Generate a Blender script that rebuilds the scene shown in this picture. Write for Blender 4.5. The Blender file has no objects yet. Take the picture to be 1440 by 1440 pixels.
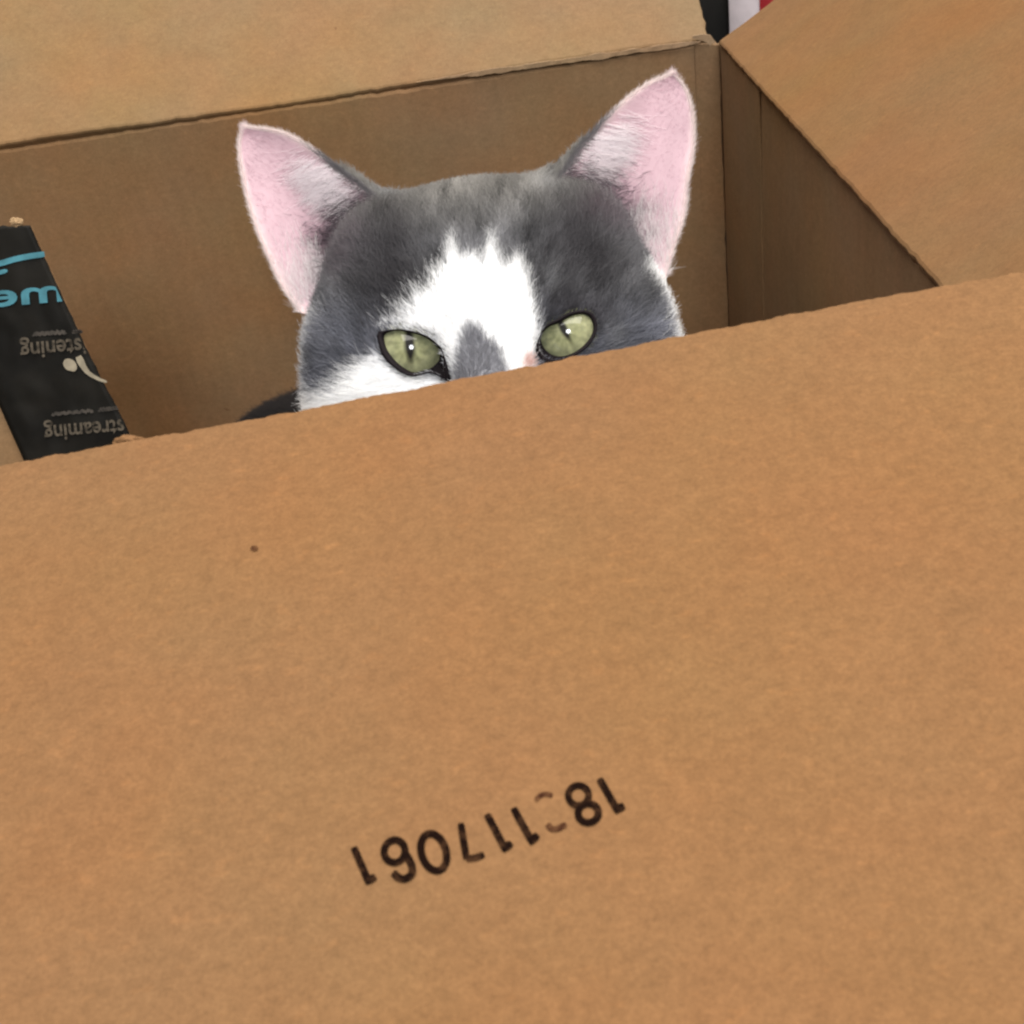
import bpy, bmesh, math, random
import numpy as np
from mathutils import Vector, Matrix, noise as mnoise
from mathutils.bvhtree import BVHTree

random.seed(4)
rng = np.random.default_rng(7)
scene = bpy.context.scene
COL = scene.collection

# ------------------------------------------------------------------ camera
F = 1792.0                       # focal length in pixels of the 1440 px picture
PITCH = math.radians(33.6)
ROLL = math.radians(8.6)
RIM = 0.26                       # height of the box rim above the floor
CAMZ = RIM + 0.1166
CAM = np.array([0.0, 0.0, CAMZ])
FW = np.array([0.0, math.cos(PITCH), -math.sin(PITCH)])
U0 = np.array([0.0, math.sin(PITCH), math.cos(PITCH)])
X0 = np.array([1.0, 0.0, 0.0])
CR = X0 * math.cos(ROLL) - U0 * math.sin(ROLL)      # picture right
CU = X0 * math.sin(ROLL) + U0 * math.cos(ROLL)      # picture up
cam_d = bpy.data.cameras.new('camera')
cam = bpy.data.objects.new('camera', cam_d)
COL.objects.link(cam)
m = Matrix.Identity(4)
for i in range(3):
    m[i][0], m[i][1], m[i][2], m[i][3] = CR[i], CU[i], -FW[i], CAM[i]
cam.matrix_world = m
cam_d.sensor_width = 36.0
cam_d.lens = 36.0 * F / 1440.0
cam_d.clip_start = 0.01
cam_d.clip_end = 100.0
cam_d.dof.use_dof = True
cam_d.dof.focus_distance = 0.315
cam_d.dof.aperture_fstop = 70.0
scene.camera = cam

# ------------------------------------------------------------------ light
w = bpy.data.worlds.new('World')
scene.world = w
w.use_nodes = True
bg = w.node_tree.nodes['Background']
bg.inputs['Color'].default_value = (1.0, 0.97, 0.93, 1)
bg.inputs['Strength'].default_value = 0.27

def area_lamp(name, loc, target, size, power, color, shape='SQUARE', size_y=None):
    d = bpy.data.lights.new(name, 'AREA')
    d.shape = shape
    d.size = size
    if size_y: d.size_y = size_y
    d.energy = power
    d.color = color
    o = bpy.data.objects.new(name, d)
    COL.objects.link(o)
    o.location = loc
    o.rotation_euler = (Vector(target) - Vector(loc)).to_track_quat('-Z', 'Y').to_euler()
    return o
area_lamp('ceiling_lamp', (0.42, 0.25, RIM + 1.3), (0.42, 0.251, RIM), 1.9, 64.0, (1.0, 0.95, 0.87))
area_lamp('window_lamp', (0.08, -1.20, RIM + 0.90), (0, 0.30, RIM - .1), 0.40, 14.0, (0.95, 0.98, 1.0), 'DISK')

scene.view_settings.view_transform = 'Standard'
scene.view_settings.look = 'None'
scene.view_settings.exposure = 0.0
scene.view_settings.gamma = 1.0
scene.render.engine = 'CYCLES'
scene.cycles.max_bounces = 10
scene.cycles.diffuse_bounces = 6
scene.cycles.filter_width = 2.4

# ------------------------------------------------------------------ helpers
def ray(px, py):
    """direction through a pixel with unit depth along the view axis"""
    return FW + CR * ((px - 720.0) / F) + CU * ((720.0 - py) / F)

def unproj(px, py, d):
    return CAM + ray(px, py) * d

def project(P):
    P = np.asarray(P, float)
    v = P - CAM
    z = v @ FW
    return np.stack([720 + F * (v @ CR) / z, 720 - F * (v @ CU) / z], -1)

def on_plane(px, py, p0, n):
    r = ray(px, py)
    return CAM + r * (((p0 - CAM) @ n) / (r @ n))

def link(name, me, mat=None, parent=None):
    o = bpy.data.objects.new(name, me)
    COL.objects.link(o)
    if mat is not None:
        me.materials.append(mat)
    if parent is not None:
        o.parent = parent
    return o

def mesh(verts, faces, smooth=False):
    me = bpy.data.meshes.new('mesh')
    me.from_pydata([tuple(map(float, v)) for v in verts], [], [tuple(f) for f in faces])
    me.update()
    if smooth:
        me.polygons.foreach_set('use_smooth', [True] * len(me.polygons))
    return me

def tag(o, label=None, cat=None, kind=None, group=None):
    if label: o['label'] = label
    if cat: o['category'] = cat
    if kind: o['kind'] = kind
    if group: o['group'] = group
    return o

def empty(name, loc):
    o = bpy.data.objects.new(name, None)
    COL.objects.link(o)
    o.location = loc
    o.empty_display_size = 0.05
    return o

def n3(x, y, z=0.0):
    return mnoise.noise(Vector((x, y, z)))

# ------------------------------------------------------------------ materials
def new_mat(name):
    mt = bpy.data.materials.new(name)
    mt.use_nodes = True
    return mt, mt.node_tree.nodes, mt.node_tree.links, mt.node_tree.nodes['Principled BSDF']

def kraft(name, base, blotch=0.5, rough=0.85, fine=0.5, fleck=0.7, flute=0.0, reddish=(1.12, 0.93, 0.8), greenish=(0.93, 1.02, 1.0)):
    mt, N, L, B = new_mat(name)
    tc = N.new('ShaderNodeTexCoord')
    def noise(scale, detail, sx=(1, 1, 1), rough_=0.6):
        mp = N.new('ShaderNodeMapping'); mp.inputs['Scale'].default_value = sx
        t = N.new('ShaderNodeTexNoise')
        t.inputs['Scale'].default_value = scale; t.inputs['Detail'].default_value = detail
        t.inputs['Roughness'].default_value = rough_
        L.new(tc.outputs['Object'], mp.inputs['Vector']); L.new(mp.outputs['Vector'], t.inputs['Vector'])
        return t.outputs['Fac']
    def ramp(fac, a, b, c0, c1):
        r = N.new('ShaderNodeValToRGB')
        r.color_ramp.elements[0].position = a; r.color_ramp.elements[1].position = b
        r.color_ramp.elements[0].color = (*c0, 1); r.color_ramp.elements[1].color = (*c1, 1)
        L.new(fac, r.inputs['Fac']); return r.outputs['Color']
    def mul(a, b, f=1.0):
        mx = N.new('ShaderNodeMix'); mx.data_type = 'RGBA'; mx.blend_type = 'MULTIPLY'
        mx.inputs[0].default_value = f
        L.new(a, mx.inputs[6]); L.new(b, mx.inputs[7]); return mx.outputs[2]
    rgb = N.new('ShaderNodeRGB'); rgb.outputs[0].default_value = (*base, 1)
    c = rgb.outputs[0]
    c = mul(c, ramp(noise(26, 4), 0.32, 0.68, reddish, greenish), blotch)          # wide warm and cool clouds
    c = mul(c, ramp(noise(9, 3), 0.36, 0.64, (1.05, 0.99, 0.88), (0.965, 1.01, 1.17)), min(1, blotch * 1.7))   # broad warm and greyer zones
    c = mul(c, ramp(noise(110, 5), 0.3, 0.7, (0.86, 0.85, 0.83), (1.09, 1.09, 1.08)), blotch)
    c = mul(c, ramp(noise(520, 3, (1, 1.25, 1.25)), 0.3, 0.7, (0.84, 0.83, 0.80), (1.14, 1.14, 1.14)), fine)  # fibre
    c = mul(c, ramp(noise(1700, 2, (1, 1, 1)), 0.33, 0.67, (0.84, 0.83, 0.81), (1.13, 1.13, 1.13)), fine)
    # rare dark flecks
    c = mul(c, ramp(noise(230, 1), 0.79, 0.84, (1, 1, 1), (0.55, 0.48, 0.42)), fleck)
    # pale fibre specks
    c = mul(c, ramp(noise(330, 2, (1, 1.7, 1.7), .5), 0.62, 0.74, (1, 1, 1), (1.22, 1.17, 1.12)), fine)
    c = mul(c, ramp(noise(3800, 1), 0.3, 0.7, (0.88, 0.88, 0.87), (1.10, 1.10, 1.10)), fine)
    if flute:          # the fluting inside the board shows faintly through the liner
        sx = N.new('ShaderNodeSeparateXYZ'); L.new(tc.outputs['Object'], sx.inputs[0])
        ad = N.new('ShaderNodeMath'); ad.operation = 'ADD'; L.new(sx.outputs['X'], ad.inputs[0]); L.new(sx.outputs['Y'], ad.inputs[1])
        ml = N.new('ShaderNodeMath'); ml.operation = 'MULTIPLY_ADD'; ml.inputs[1].default_value = 2 * math.pi / .0062
        nz = N.new('ShaderNodeMath'); nz.operation = 'MULTIPLY'; nz.inputs[1].default_value = 5.0; L.new(noise(30, 3), nz.inputs[0])
        L.new(ad.outputs[0], ml.inputs[0]); L.new(nz.outputs[0], ml.inputs[2])
        sn = N.new('ShaderNodeMath'); sn.operation = 'SINE'; L.new(ml.outputs[0], sn.inputs[0])
        hf = N.new('ShaderNodeMath'); hf.operation = 'MULTIPLY_ADD'; hf.inputs[1].default_value = .5; hf.inputs[2].default_value = .5; L.new(sn.outputs[0], hf.inputs[0])
        c = mul(c, ramp(hf.outputs[0], 0.0, 1.0, (1 - flute, 1 - flute, 1 - flute), (1 + flute, 1 + flute, 1 + flute)), 1.0)
    L.new(c, B.inputs['Base Color'])
    B.inputs['Roughness'].default_value = rough
    B.inputs['Specular IOR Level'].default_value = 0.22
    bp = N.new('ShaderNodeBump'); bp.inputs['Strength'].default_value = 0.12; bp.inputs['Distance'].default_value = 0.0004
    L.new(noise(420, 4, (1, 2, 2)), bp.inputs['Height']); L.new(bp.outputs['Normal'], B.inputs['Normal'])
    return mt

def plain(name, col, rough=0.6, spec=0.3, vary=0.0, scale=200):
    mt, N, L, B = new_mat(name)
    B.inputs['Roughness'].default_value = rough
    B.inputs['Specular IOR Level'].default_value = spec
    if vary:
        tc = N.new('ShaderNodeTexCoord'); t = N.new('ShaderNodeTexNoise')
        t.inputs['Scale'].default_value = scale; t.inputs['Detail'].default_value = 4
        L.new(tc.outputs['Object'], t.inputs['Vector'])
        r = N.new('ShaderNodeValToRGB')
        r.color_ramp.elements[0].position = 0.35; r.color_ramp.elements[1].position = 0.65
        r.color_ramp.elements[0].color = (*[x * (1 - vary) for x in col], 1)
        r.color_ramp.elements[1].color = (*[min(1, x * (1 + vary)) for x in col], 1)
        L.new(t.outputs['Fac'], r.inputs['Fac']); L.new(r.outputs['Color'], B.inputs['Base Color'])
    else:
        B.inputs['Base Color'].default_value = (*col, 1)
    return mt

M_OUT = kraft('kraft_outer_liner', (0.170, 0.0875, 0.0365), blotch=0.33, fine=.62, fleck=0.0)
M_IN = kraft('kraft_inner_liner', (0.190, 0.118, 0.058), blotch=0.5, flute=.008)
M_WALL = kraft('kraft_inner_wall', (0.225, 0.135, 0.068), blotch=0.45, flute=.014)
M_SIDE = kraft('kraft_side_flap', (0.165, 0.088, 0.036), blotch=0.5, fleck=0.0)
M_TORN = kraft('torn_liner', (0.30, 0.20, 0.115), blotch=0.4)
M_EDGE = kraft('cut_edge', (0.12, 0.072, 0.036), blotch=0.8)

def ink_mat(name, col, paper, lo, hi):
    mt, N, L, B = new_mat(name)
    tc = N.new('ShaderNodeTexCoord'); t = N.new('ShaderNodeTexNoise')
    t.inputs['Scale'].default_value = 900; t.inputs['Detail'].default_value = 3
    L.new(tc.outputs['Object'], t.inputs['Vector'])
    r = N.new('ShaderNodeValToRGB')
    r.color_ramp.elements[0].position = lo; r.color_ramp.elements[1].position = hi
    r.color_ramp.elements[0].color = (*col, 1); r.color_ramp.elements[1].color = (*paper, 1)
    L.new(t.outputs['Fac'], r.inputs['Fac']); L.new(r.outputs['Color'], B.inputs['Base Color'])
    B.inputs['Roughness'].default_value = 0.9; B.inputs['Specular IOR Level'].default_value = 0.03
    return mt
M_INK = ink_mat('stamp_ink', (0.0065, 0.0028, 0.0018), (0.045, 0.021, 0.010), 0.50, 0.78)
M_FADED = ink_mat('faded_stamp_ink', (0.035, 0.013, 0.007), (0.12, 0.058, 0.026), 0.42, 0.75)
M_TAPE = plain('black_tape', (0.0085, 0.0075, 0.006), rough=0.55, spec=0.10, vary=0.35, scale=120)
M_BLUE = plain('blue_print', (0.048, 0.175, 0.22), rough=0.5, vary=0.25, scale=260)
M_GREY = ink_mat('grey_print', (0.10, 0.083, 0.063), (0.03, 0.025, 0.02), 0.42, 0.72)
M_CREAM = plain('cream_print', (0.27, 0.23, 0.165), rough=0.6, vary=0.2, scale=400)
M_DIM = plain('dim_print', (0.045, 0.037, 0.03), rough=0.6, vary=0.4, scale=600)

# ------------------------------------------------------------------ panels
def panel_fn(p00, p10, p01, p11, warp=0.0006, seed=0.0, freq=9.0):
    """surface function S(s, t) of a softly warped four-cornered sheet, and its mean normal"""
    p00, p10, p01, p11 = map(lambda p: np.array(p, float), (p00, p10, p01, p11))
    n = np.cross(p10 - p00, p01 - p00); n /= np.linalg.norm(n)
    def S(s, t):
        p = (p00 * (1 - s) + p10 * s) * (1 - t) + (p01 * (1 - s) + p11 * s) * t
        k = warp * (n3(p[0] * freq + seed, p[1] * freq, p[2] * freq) + 0.3 * n3(p[0] * freq * 4 + seed, p[1] * freq * 4, p[2] * freq * 4))
        return p + n * k
    return S, n

def panel(name, S, n, th, mat, parent, nx=60, ny=40, rough=(0, 0, 0, 0), seed=0.0, bevel=0.0006, dn=None, up=None):
    """thick sheet: S is the seen face, thickness goes to -n. rough = wobble in m of the s0, s1, t0, t1 edges"""
    e = 1e-3
    V = []; Fc = []
    rows = []
    for j in range(ny + 1):
        for i in range(nx + 1):
            s, t = i / nx, j / ny
            p = S(s, t)
            ds = (S(min(s + e, 1), t) - S(max(s - e, 0), t)); ds /= np.linalg.norm(ds)
            dt = (S(s, min(t + e, 1)) - S(s, max(t - e, 0))); dt /= np.linalg.norm(dt)
            def wob(a):
                q = p * 1000
                return a * (n3(q[0] * .35 + seed, q[1] * .35, q[2] * .35) + 0.5 * n3(q[0] * 1.1, q[1] * 1.1 + seed, q[2] * 1.1) + .45 * n3(q[0] * 2.9, q[1] * 2.9 + seed, q[2] * 2.9))
            if i == 0: p = p + ds * wob(rough[0])
            if i == nx: p = p + ds * wob(rough[1])
            if j == 0: p = p + dt * wob(rough[2])
            if j == ny: p = p + dt * wob(rough[3])
            V.append(p)
    K = len(V)
    V2 = [p - n * th for p in V]
    idx = lambda i, j: j * (nx + 1) + i
    for j in range(ny):
        for i in range(nx):
            Fc.append((idx(i, j), idx(i + 1, j), idx(i + 1, j + 1), idx(i, j + 1)))
            Fc.append((K + idx(i, j), K + idx(i, j + 1), K + idx(i + 1, j + 1), K + idx(i + 1, j)))
    for i in range(nx):
        Fc.append((idx(i, 0), K + idx(i, 0), K + idx(i + 1, 0), idx(i + 1, 0)))
        Fc.append((idx(i, ny), idx(i + 1, ny), K + idx(i + 1, ny), K + idx(i, ny)))
    for j in range(ny):
        Fc.append((idx(0, j), idx(0, j + 1), K + idx(0, j + 1), K + idx(0, j)))
        Fc.append((idx(nx, j), K + idx(nx, j), K + idx(nx, j + 1), idx(nx, j + 1)))
    me = mesh(V + V2, Fc)
    o = link(name, me, mat, parent)
    if bevel:
        b = o.modifiers.new('edge_bevel', 'BEVEL')
        b.width = bevel; b.segments = 2; b.limit_method = 'ANGLE'; b.angle_limit = math.radians(50)
    return o

def ribbon(pts, widths, lift_fn, closed=False):
    """flat ribbon along picture-plane points, laid on a surface by lift_fn(px, py) -> 3D point"""
    pts = [np.array(p, float) for p in pts]
    n_ = len(pts); L_, R_ = [], []
    for i, p in enumerate(pts):
        a = pts[(i - 1) % n_] if (closed or i > 0) else p
        b = pts[(i + 1) % n_] if (closed or i < n_ - 1) else p
        d = b - a; d /= (np.linalg.norm(d) + 1e-9)
        q = np.array([-d[1], d[0]]) * widths[i] / 2
        L_.append(p + q); R_.append(p - q)
    V = [lift_fn(*p) for p in L_] + [lift_fn(*p) for p in R_]
    Fc = []
    for i in range(n_ if closed else n_ - 1):
        k = (i + 1) % n_
        Fc.append((i, k, n_ + k, n_ + i))
    return V, Fc

def smooth_poly(pts, k=6):
    """Catmull-Rom through control points"""
    pts = [np.array(p, float) for p in pts]
    P = [2 * pts[0] - pts[1]] + pts + [2 * pts[-1] - pts[-2]]
    out = []
    for i in range(1, len(P) - 2):
        for j in range(k):
            t = j / k
            out.append(0.5 * ((2 * P[i]) + (-P[i - 1] + P[i + 1]) * t + (2 * P[i - 1] - 5 * P[i] + 4 * P[i + 1] - P[i + 2]) * t * t
                              + (-P[i - 1] + 3 * P[i] - 3 * P[i + 1] + P[i + 2]) * t ** 3))
    out.append(pts[-1])
    return out

# ------------------------------------------------------------------ floor
fl = plain('dark_floor', (0.05, 0.035, 0.025), rough=0.5, vary=0.3, scale=14)
floor = link('floor', mesh([(-3, -3, -0.004), (3, -3, -0.004), (3, 4, -0.004), (-3, 4, -0.004)], [(0, 1, 2, 3)]), fl)
tag(floor, kind='structure')

# ------------------------------------------------------------------ the box
C = unproj(997, 50, 0.44)                 # back right corner of the rim
XR, YB, ZR = C[0], C[1], RIM
XL, YF = -0.215, 0.055
TH = 0.004
XW = XR + .003                            # inner face of the right wall
box = empty('cardboard_box', ((XL + XR) / 2, (YB + YF) / 2, 0))
tag(box, 'open brown corrugated cardboard box with black tape on its left flap and a cat inside', 'box')
def bp(*a, **k):
    o = panel(*a, **k)
    return o
def boxed(o):
    o.matrix_parent_inverse = box.matrix_world.inverted()
    return o
bpy.context.view_layer.update()

S, n = panel_fn((XL, YB, ZR), (XR, YB, ZR), (XL, YB, 0.004), (XR, YB, 0.004), seed=1)
# order the corners so that the normal faces the inside
def inner(pa, pb, pc, pd, toward, **k):
    S_, n_ = panel_fn(pa, pb, pc, pd, **k)
    if n_ @ np.array(toward, float) < 0:
        S_, n_ = panel_fn(pb, pa, pd, pc, **k)
    return S_, n_
OBJ = []
S, n = inner((XL, YB, ZR - .0024), (XW, YB, ZR - .0024), (XL, YB, 0.005), (XW, YB, 0.005), (0, -1, 0), seed=1, warp=.0012)
OBJ.append(panel('back_wall', S, n, TH, M_WALL, box, 130, 60, rough=(0, 0, .0005, 0), seed=3, bevel=.0011))
S, n = inner((XW, YF, ZR - .0020), (XW, YB - .0006, ZR - .0020), (XW, YF, 0.005), (XW, YB - .0006, 0.005), (-1, 0, 0), seed=5, warp=.001)
OBJ.append(panel('right_wall', S, n, TH, M_WALL, box, 120, 60, rough=(0, 0, .0005, 0), seed=4, bevel=.001))
S, n = inner((XL, YF, ZR), (XL, YB - .0006, ZR), (XL, YF, 0.005), (XL, YB - .0006, 0.005), (1, 0, 0), seed=7)
OBJ.append(panel('left_wall', S, n, TH, M_WALL, box, 40, 40))
S, n = inner((XL + .001, YF, ZR - .002), (XR - .001, YF, ZR - .002), (XL + .001, YF, 0.005), (XR - .001, YF, 0.005), (0, 1, 0), seed=8)
OBJ.append(panel('front_wall', S, n, TH, M_WALL, box, 40, 40))
S, n = inner((XL, YF, 0.004), (XR, YF, 0.004), (XL, YB, 0.004), (XR, YB, 0.004), (0, 0, 1), seed=9)
OBJ.append(panel('bottom', S, n, TH, M_IN, box, 40, 40))

# back flap: leans 53 degrees back from upright, a score line dips between wall and flap
b = math.radians(53)
dirb = np.array([0, math.sin(b), math.cos(b)])
hb = np.array([0, YB - .0007, ZR - .0006])
LB = 0.15
S, n = inner((XL, hb[1], hb[2]), (XR, hb[1], hb[2]),
             tuple(np.array([XL, hb[1], hb[2]]) + dirb * LB), tuple(np.array([XR - .001, hb[1], hb[2]]) + dirb * LB), (0, -1, 1), seed=12, warp=.0016)
OBJ.append(panel('back_flap', S, n, TH, M_IN, box, 140, 60, rough=(.0006, .0006, .0004, .0004), seed=9, bevel=.001))
# scored hinge strip that closes the gap behind the line
def strip(name, a, b_, off, hw, mat):
    a = np.array(a, float); b_ = np.array(b_, float)
    V, Fc = [], []
    NN = 80; prof = 8
    d = (b_ - a) / np.linalg.norm(b_ - a)
    q1 = np.array(off, float); q1 /= np.linalg.norm(q1)
    q2 = np.cross(d, q1)
    for i in range(NN + 1):
        c = a + (b_ - a) * i / NN
        for k in range(prof):
            an = 2 * math.pi * k / prof
            V.append(c + q1 * math.cos(an) * hw + q2 * math.sin(an) * hw * (1 + .15 * n3(i * .7, k, 0)))
    for i in range(NN):
        for k in range(prof):
            k2 = (k + 1) % prof
            Fc.append((i * prof + k, i * prof + k2, (i + 1) * prof + k2, (i + 1) * prof + k))
    return link(name, mesh(V, Fc, True), mat, box)
OBJ.append(strip('score_hinge', (XL, YB + .0034, ZR - .0018), (XR, YB + .0034, ZR - .0018), (0, 1, 0), .0018, M_EDGE))

# right flap: 30 degrees above level, outwards
a = math.radians(30)
LR = 0.17
hr = np.array([XW - .0016, 0, ZR - .0006])
dirr = np.array([math.cos(a), 0, math.sin(a)])
yb2 = YB - .0065
S, n = inner((hr[0], YF + .002, hr[2]), (hr[0], yb2, hr[2]), tuple(np.array([hr[0], YF + .002, hr[2]]) + dirr * LR),
             tuple(np.array([hr[0], yb2 + .001, hr[2]]) + dirr * LR), (-1, 0, 1.5), seed=15, warp=.0016)
OBJ.append(panel('right_flap', S, n, TH, M_SIDE, box, 140, 60, rough=(.0003, .0006, .0003, .0005), seed=2, bevel=.001))
OBJ.append(strip('score_hinge', (XW + .0033, YF, ZR - .0018), (XW + .0033, YB - .004, ZR - .0018), (1, 0, 0), .0016, M_EDGE))

# front flap: rises 14 degrees or so from the hinge of the front wall, its free edge stands before the cat
LF = 0.12
def edge_line(px):
    return 655.0 + (385.0 - 655.0) * px / 1440.0
def flap_tip(X):
    lo, hi = math.radians(-10), math.radians(60)
    for _ in range(50):
        mid = (lo + hi) / 2
        P = np.array([X, YF + LF * math.cos(mid), ZR + LF * math.sin(mid)])
        q = project(P)
        if q[1] > edge_line(q[0]): lo = mid      # still below the line in the picture: raise it
        else: hi = mid
    return P
tl, tr = flap_tip(XL), flap_tip(XR)
S_ff, n_ff = panel_fn((XL, YF, ZR), (XR, YF, ZR), tl, tr, seed=20, warp=.0007, freq=7)
if n_ff[2] < 0: raise RuntimeError('front flap is upside down')
ff = panel('front_flap', S_ff, n_ff, TH, M_OUT, box, 620, 50, rough=(.0004, .0004, 0, .00036), seed=6, bevel=.0007)
OBJ.append(ff)

def on_flap(px, py, lift=.00012):
    s, t = 0.6, 0.5
    for _ in range(7):
        q = project(S_ff(s, t)); h = 1e-3
        js = (project(S_ff(s + h, t)) - q) / h; jt = (project(S_ff(s, t + h)) - q) / h
        J = np.array([[js[0], jt[0]], [js[1], jt[1]]])
        ds = np.linalg.solve(J, np.array([px, py]) - q)
        s += ds[0]; t += ds[1]
    return S_ff(s, t) + n_ff * lift

# stamped number, read from the other side of the flap
KX, KY = 460 / 1440.0, 220 / 689.0
def cp(p): return (460 + p[0] * KX, 1060 + p[1] * KY)
def ell(cx, cy, rx, ry, tilt, n_=28):
    t = math.radians(tilt)
    return [(cx + rx * math.cos(a_) * math.cos(t) - ry * math.sin(a_) * math.sin(t),
             cy + rx * math.cos(a_) * math.sin(t) + ry * math.sin(a_) * math.cos(t)) for a_ in np.linspace(0, 2 * math.pi, n_, endpoint=False)]
def stroke(pts, wd, closed=False, dense=6):
    wd *= 1.22
    P = pts if closed else smooth_poly(pts, dense)
    P = [cp(p) for p in P]
    n_ = len(P)
    ws = []
    for i in range(n_):
        k = 1 + .07 * n3(P[i][0] * .23, P[i][1] * .23, 5)
        if not closed and (i == 0 or i == n_ - 1): k *= .92
        ws.append(wd * KX * k)
    if not closed:   # rounded ends
        d0 = np.array(P[0]) - np.array(P[1]); d0 /= np.linalg.norm(d0)
        d1 = np.array(P[-1]) - np.array(P[-2]); d1 /= np.linalg.norm(d1)
        ws = [ws[0] * .72] + ws + [ws[-1] * .72]
        P = [np.array(P[0]) + d0 * wd * KX * .16] + list(P) + [np.array(P[-1]) + d1 * wd * KX * .16]
    return ribbon(P, ws, on_flap, closed)
def digit(strokes, mat):
    V, Fc = [], []
    for v, f in strokes:
        k = len(V); V += v; Fc += [tuple(i + k for i in q) for q in f]
    me = mesh(V, Fc)
    o = link('printed_digit', me, mat, ff)
    return o
def one(x0, y0, x1, y1, fx, fy):
    return digit([stroke([(x0, y0), ((x0 * .5 + x1 * .5), (y0 + y1) / 2), (x1, y1)], 27, dense=4),
                  stroke([(x1 - 2, y1 - 12), (fx, fy)], 30, dense=3)], M_INK)
one(120, 418, 186, 572, 210, 546)
digit([stroke(ell(298, 432, 46, 50, 10), 27, True), stroke([(348, 445), (372, 492), (374, 530), (345, 553), (316, 548), (294, 528)], 29)], M_INK)
digit([stroke(ell(470, 436, 54, 84, -17), 28, True)], M_INK)
digit([stroke([(590, 312), (600, 380), (614, 462)], 26), stroke([(618, 465), (655, 460), (688, 448)], 25)], M_INK)
one(706, 272, 788, 428, 808, 398)
one(822, 245, 906, 396, 924, 362)
digit([stroke([(920, 206), (938, 188), (962, 180), (990, 186)], 17), stroke([(972, 316), (992, 334), (1020, 330), (1050, 314)], 22)], M_FADED)
digit([stroke(ell(1107, 186, 45, 44, 10), 25, True), stroke(ell(1150, 264, 45, 42, -10), 27, True)], M_INK)
one(1201, 116, 1282, 258, 1304, 234)

me = None
sp = [on_flap(358 + (5.5 + 2.2 * n3(k, 3, 1)) * math.cos(k * math.pi / 7), 772 + (4.0 + 1.8 * n3(k, 7, 1)) * math.sin(k * math.pi / 7)) for k in range(14)]
link('dark_speck', mesh(sp, [tuple(range(14))]), M_FADED, ff)
# corner fold and glue tab
def solid_strip(name, P, mat, th, nvec):
    V = [np.array(p) for p in P]; n_ = len(V)
    return None
cfw = 0.0075
S, n = inner((XW - cfw - .001, YB - .0004, ZR - .0020), (XW - .0006, YB - .0042, ZR - .0020), (XW - cfw - .001, YB - .0004, .006), (XW - .0006, YB - .0042, .006), (-.3, -1, 0), seed=31, warp=.0005)
OBJ.append(panel('corner_fold', S, n, .0012, M_WALL, box, 8, 60, rough=(.0004, .0004, .0006, 0), seed=8, bevel=.0004))
tabp = on_plane(1071, 200, np.array([XW, 0, 0]), np.array([1., 0, 0]))
taby = tabp[1]
S, n = inner((XW - .0007, taby, ZR - .0026), (XW - .0007, YB - .0060, ZR - .0026), (XW - .0007, taby, .006), (XW - .0007, YB - .0060, .006), (-1, 0, 0), seed=33, warp=.0007)
OBJ.append(panel('glue_tab', S, n, .0005, M_WALL, box, 10, 60, rough=(.0004, .0002, .0004, 0), seed=18, bevel=.0003))

# torn lip along the score line of the back wall
def torn(name, pts, widths, p0, nrm, mat, lift):
    V, Fc = ribbon(pts, widths, lambda x, y: on_plane(x, y, p0, nrm) + nrm * (lift + .0003 * n3(x * .1, y * .1, 2)))
    o = link(name, mesh(V, Fc), mat, box)
    sm = o.modifiers.new('thick', 'SOLIDIFY'); sm.thickness = .0005; sm.offset = 0
    return o
pts, wds = [], []
for i in range(90):
    x = 585 + i * 4.5
    y = 113 + (x - 595) * (58 - 113) / (985 - 595)
    pts.append((x, y + 1.2 * n3(x * .05, 1, 0)))
    wds.append(min(1, i / 22, (89 - i) / 6 + .1) * max(1.0, 6.5 + 4.5 * n3(x * .035, 3, 1) + 2 * n3(x * .2, 3, 1)))
OBJ.append(torn('torn_paper_lip', pts, wds, np.array([0, YB, ZR]), np.array([0, -1., 0]), M_TORN, .0009))
pts = [(972, 50), (985, 50), (994, 52), (999, 58), (1000, 68)]
OBJ.append(torn('torn_corner', pts, [4, 9, 12, 10, 3], np.array([0, YB, ZR]), np.array([0, -1., 0]), M_TORN, .0024))

# left flap folded into the box, black tape over it
dd = np.array([0, -.35, -.94]); dd /= np.linalg.norm(dd)
nt = np.cross(dd, X0); nt /= np.linalg.norm(nt)
if nt[1] > 0: nt = -nt
pt0 = unproj(90, 480, 0.30)
def tp(px, py, lift=0.0): return on_plane(px, py, pt0, nt) + nt * lift
S, n = inner(tp(-560, 402), tp(42, 319), tp(-330, 900), tp(247, 770), tuple(nt), seed=41, warp=.0008)
OBJ.append(panel('left_flap', S, n, .002, M_WALL, box, 60, 60, rough=(0, .0003, .0008, 0), seed=5, bevel=.0006))

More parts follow.
